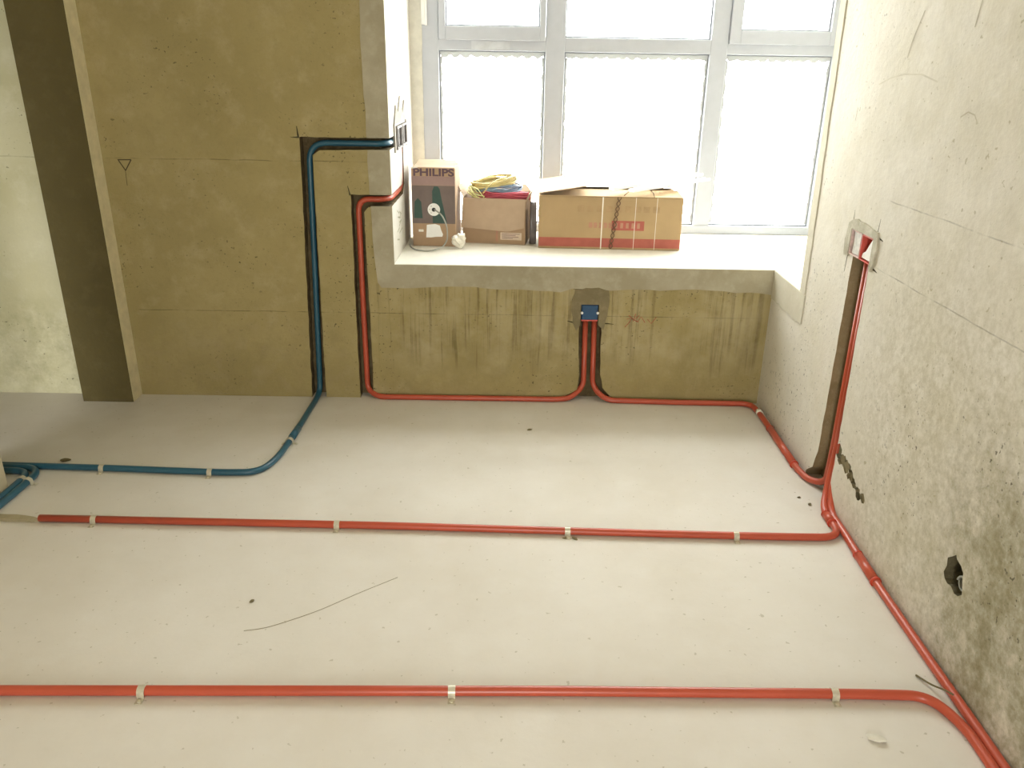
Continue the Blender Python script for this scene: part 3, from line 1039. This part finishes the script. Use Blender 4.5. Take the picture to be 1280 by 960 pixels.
# round plug
bm = bmesh.new()
pl_pts = []
add_tube(bm, [(.094, -.005, .158), (.094, .002, .158)], .0265, 28)
o = bm_obj('spool_plug', bm, M_WHITE)
o.parent = e1
bm = bmesh.new()
add_tube(bm, [(.094, -.0062, .158), (.094, .0, .158)], .0085, 18)
o2 = bm_obj('plug_hole', bm, M_BLACK)
o2.parent = o
for k in range(3):
    a = 2.2 + k * .9
    bm = bmesh.new()
    add_tube(bm, [(.094 + .018 * math.cos(a), -.0058, .158 + .018 * math.sin(a)), (.094 + .018 * math.cos(a), -.004, .158 + .018 * math.sin(a))], .0022, 8)
    q = bm_obj('plug_hole', bm, M_CABLE)
    q.parent = o
lprism('sticker', jag([(.058, .038), (.062, .092), (.098, .096), (.118, .090), (.131, .052), (.128, .042)], .002, .02), 'xz', -.0012, .001, M_WHITE, e1)
lprism('sticker', rect(.026, .047, .062, .072), 'xz', -.0010, .001, M_TAPE, e1)
lbox('flap', (.004, .004, H1), (W1 - .004, .112, H1 + .0025), M_CARDIN, e1)
bm = bmesh.new()
add_box(bm, (.006, .03, H1 + .003), (W1 - .01, .20, H1 + .0055), 0, Matrix.Translation((0, .11, H1)) @ Matrix.Rotation(.10, 4, 'X') @ Matrix.Translation((0, -.11, -H1)))
o = bm_obj('flap', bm, M_CARDIN)
o.parent = e1
lprism('packing_tape', jag([(0, .326), (.014, .328), (.03, .3310), (.012, .335), (-.003, .332)], .001, .01), 'xz', -.0022, .0, M_TAPE, e1)
# its cable
cp = [(-.333, 3.424, .732), (-.325, 3.405, .732), (-.298, 3.386, .718), (-.276, 3.384, .672), (-.274, 3.382, .612), (-.294, 3.352, .584), (-.345, 3.306, .5775), (-.405, 3.328, .5775),
      (-.434, 3.385, .578), (-.442, 3.43, .580)]
o = tube('cable', fillet(cp, .03, 6), .0030, M_CABLE, None, 8)
o.parent = e1
o.matrix_parent_inverse = e1.matrix_world.inverted()

# crumpled tape at its corner
bm = bmesh.new()
bmesh.ops.create_icosphere(bm, subdivisions=3, radius=.028)
for v in bm.verts:
    n = noise.noise(v.co * 60)
    v.co *= 1 + .55 * n
    v.co.y *= .8
    v.co.x *= 1.1
lo = min(v.co.z for v in bm.verts)
bmesh.ops.translate(bm, verts=bm.verts, vec=(0, 0, -lo))
o = bm_obj('crumpled_tape', bm, M_TAPE)
o.location = (-.222, 3.388, ZB)
tag(o, 'crumpled ball of clear packing tape at the foot of the tall carton', 'tape')

# --- open carton with wire coils
W2, D2, H2 = .278, .215, .196
e2 = empty('open_carton', (-.216, 3.512, ZB), -.135)
tag(e2, 'open cardboard carton full of coloured wire coils, middle of the three on the sill', 'box')
t = .004
lbox('base', (0, 0, 0), (W2, D2, t), M_CARDIN, e2)
lbox('side_panel', (0, 0, t), (W2, t, H2), M_CARD, e2)
lbox('side_panel', (0, D2 - t, t), (W2, D2, H2 + .004), M_CARDP, e2)
lbox('side_panel', (0, t, t), (t, D2 - t, H2 + .004), M_CARDP, e2)
lbox('side_panel', (W2 - t, t, t), (W2, D2 - t, H2 - .008), M_CARDP, e2)


def flap(poly, mat4, mat):
    bm_ = bmesh.new()
    add_prism(bm_, poly, 'xz', -.0035, 0)
    bmesh.ops.transform(bm_, matrix=mat4, verts=bm_.verts)
    q = bm_obj('flap', bm_, mat)
    q.parent = e2
    return q


# front flap folded down over the front, lifted a little at its foot
flap([(-.004, -.128), (.20, -.140), (W2 - .004, -.122), (W2 - .002, 0), (0, 0)],
     Matrix.Translation((0, -.001, H2 + .002)) @ Matrix.Rotation(-.10, 4, 'X'), M_CARDIN)
# side and rear flaps standing loosely open
flap([(0, 0), (D2 - .01, 0), (D2 - .03, .055), (.02, .05)], Matrix.Translation((0, .005, H2 + .004)) @ Matrix.Rotation(HP, 4, 'Z') @ Matrix.Rotation(-.55, 4, 'X'), M_CARDIN)
flap([(0, 0), (D2 - .01, 0), (D2 - .04, .035), (.02, .030)], Matrix.Translation((W2 - .001, .005, H2 - .006)) @ Matrix.Rotation(HP, 4, 'Z') @ Matrix.Rotation(.35, 4, 'X'), M_CARDIN)
flap([(0, 0), (W2, 0), (W2 - .03, .045), (.02, .05)], Matrix.Translation((0, D2, H2 + .004)) @ Matrix.Rotation(-.9, 4, 'X'), M_CARDIN)
lprism('printed_label', rect(.168, .262, .020, .052), 'xz', -.0006, .001, plain('print_pale', (.66, .54, .42), .8), e2)
lprism('printed_label', jag([(.148, .01), (.156, .01), (.158, .06), (.147, .06)], .002, .012), 'xz', -.0009, .001, M_PRINTF, e2)
for k in range(4):
    lprism('printed_line', rect(.174, .174 + (.08, .062, .075, .05)[k], .045 - k * .0065, .048 - k * .0065), 'xz', -.0012, .001, M_PRINTM, e2)


def coil(name, cx, cy, cz, rx, ry, loops, r, mat, label, tilt=(0, 0), seed=0, tail=None):
    rnd = random.Random(seed)
    pts = []
    for i in range(loops * 18):
        a = i * 2 * math.pi / 18
        k = i / 18
        j = rnd.uniform(-.003, .003)
        pts.append(Vector((math.cos(a) * (rx + j + .006 * math.sin(k * 2.1)), math.sin(a) * (ry + j + .006 * math.sin(k * 2.1)),
                           (k % 5) * r * 1.7 + .004 * math.sin(a * 3 + k))))
    if tail:
        pts += [Vector(q) for q in tail]
    R_ = Matrix.Rotation(tilt[0], 4, 'X') @ Matrix.Rotation(tilt[1], 4, 'Y')
    pts = [R_ @ p + Vector((cx, cy, cz)) for p in pts]
    o_ = tube(name, pts, r, mat, None, 6)
    return tag(o_, label, 'wire coil', 'wire coils in the open carton')


coil('wire_coil', -.035, 3.590, .762, .108, .070, 14, .0032, M_WRED, 'red wire coil lying foremost in the open carton', (-.04, .03), 1)
coil('wire_coil', -.062, 3.602, .794, .100, .066, 8, .0030, M_WBLUE, 'blue wire coil on top of the red coil', (.05, -.02), 2)
coil('wire_coil', -.080, 3.606, .818, .098, .064, 12, .0030, M_YEL, 'yellow wire coil topmost in the open carton', (.10, -.16), 3,
     tail=[(.06, -.02, .03), (.02, -.08, .035), (-.02, -.105, .02), (-.05, -.10, -.01)])
coil('wire_coil', -.155, 3.580, .775, .045, .055, 6, .0026, M_WGREEN, 'pale tangled wire coil at the left end of the open carton', (.25, .5), 4,
     tail=[(-.05, -.05, .04), (-.02, -.07, .05), (.04, -.075, .02)])

# dark slab added between the cartons as the open one's shaded side
bm = bmesh.new()
bmesh.ops.create_icosphere(bm, subdivisions=3, radius=.08)
for v in bm.verts:
    n = noise.noise(v.co * 26) + .5 * noise.noise(v.co * 70)
    v.co *= 1 + .22 * n
    v.co.x = max(-.015, min(.015, v.co.x * .5))
    v.co.y *= .6
    v.co.z = max(-.075, min(.105, v.co.z * 1.5))
lo = min(v.co.z for v in bm.verts)
bmesh.ops.translate(bm, verts=bm.verts, vec=(0, 0, -lo))
o = bm_obj('shaded_side_slab', bm, M_SLABD, None, True)
o.location = (.094, 3.535, ZB)
tag(o, 'dark glossy slab standing in for the shaded side of the open carton', 'slab')

# --- long carton with the red stripe
W3, D3, H3 = .612, .33, .222
e3 = empty('striped_carton', (.116, 3.422, ZB), -.03)
tag(e3, 'long yellow-brown carton with a red stripe tied with twine, right end of the sill row', 'box')
bm = bmesh.new()
add_box(bm, (0, 0, 0), (W3, D3, H3), .003)
o = bm_obj('carton', bm, M_CARDY)
o.parent = e3
lbox('printed_stripe', (.002, -.0006, .009), (W3 - .002, .002, .048), M_PRINTR, e3)
lab = lbox('printed_label', (.312, -.0006, .083), (.452, .002, .124), M_PRINTR, e3)
for k in range(5):
    lbox('printed_line', (.326 + k * .024, -.0009, .092), (.338 + k * .024, .002, .115), M_PRINTF, e3)
rnd = random.Random(3)
for k in range(5):
    x = .215 + k * .021
    lprism('printed_line', jag(rect(x, x + .014, .092, .115), .003, .008), 'xz', -.0006, .001, M_PRINTF, e3)
for k in range(9):
    x = .165 + k * .040
    lprism('printed_line', jag(rect(x, x + .028, .160, .186), .003, .01), 'xz', -.0006, .001,
           plain('print_faint', (.39, .265, .14), .85), e3)
# tape and straps round the carton
for x, w in ((.268, .005), (.410, .002), (.500, .002)):
    lbox('strap', (x, -.0016, .0), (x + w, .0, H3 + .001), M_TAPE, e3)
# zigzag twine
for ph in (0, math.pi):
    tp = []
    for i in range(50):
        z = .004 + (H3 - .002) * i / 49
        tp.append((.312 + .028 * i / 49 + .0075 * math.sin(i * .62 + ph), -.0035 - .001 * math.cos(i * .62), z))
    o = tube('twine', tp, .0019, M_TWINE, None, 6)
    o.parent = e3
# top flaps: front one down, left end one lifted, rear one lying open
bm = bmesh.new()
add_box(bm, (.002, .002, 0), (W3 - .002, .16, .003), 0, Matrix.Translation((0, 0, H3 + .0005)) @ Matrix.Rotation(.05, 4, 'X'))
o = bm_obj('flap', bm, M_CARDY)
o.parent = e3
bm = bmesh.new()
add_box(bm, (0, .004, 0), (.20, D3 - .004, .003), 0, Matrix.Translation((.0, 0, H3 + .010)) @ Matrix.Rotation(-.16, 4, 'Y') @ Matrix.Rotation(.05, 4, 'X'))
o = bm_obj('flap', bm, M_CARDIN)
o.parent = e3
bm = bmesh.new()
add_box(bm, (.12, -.16, 0), (W3 - .01, 0, .003), 0, Matrix.Translation((0, D3, H3 + .002)) @ Matrix.Rotation(-.13, 4, 'X'))
o = bm_obj('flap', bm, M_CARDY)
o.parent = e3
o = tube('loose_loop', fillet([(.36, .02, H3 + .006), (.40, .06, H3 + .03), (.46, .07, H3 + .034), (.485, .03, H3 + .02), (.487, -.002, H3 + .004)], .03), .0016, M_TWINE, None, 6)
o.parent = e3
# white trunking lengths lying across the carton
for k, (a, b, lab_) in enumerate((((.42, 3.432, .824), (.87, 3.762, .852), 'white trunking length lying slantwise on the striped carton, rear one'),
                                  ((.50, 3.402, .822), (.89, 3.700, .838), 'white trunking length lying slantwise on the striped carton, front one'))):
    a, b = Vector(a), Vector(b)
    L = (b - a).length
    d = (b - a).normalized()
    s = d.cross(Vector((0, 0, 1))).normalized()
    n = s.cross(d)
    X4 = Matrix((d, s, n)).transposed().to_4x4()
    X4.translation = a
    bm = bmesh.new()
    add_box(bm, (0, -.015, 0), (L, .015, .002), 0, X4)
    add_box(bm, (0, -.015, .002), (L, -.0135, .012), 0, X4)
    add_box(bm, (0, .0135, .002), (L, .015, .012), 0, X4)
    tag(bm_obj('white_trunking', bm, M_WHITE), lab_, 'trunking', 'trunking on the striped carton')
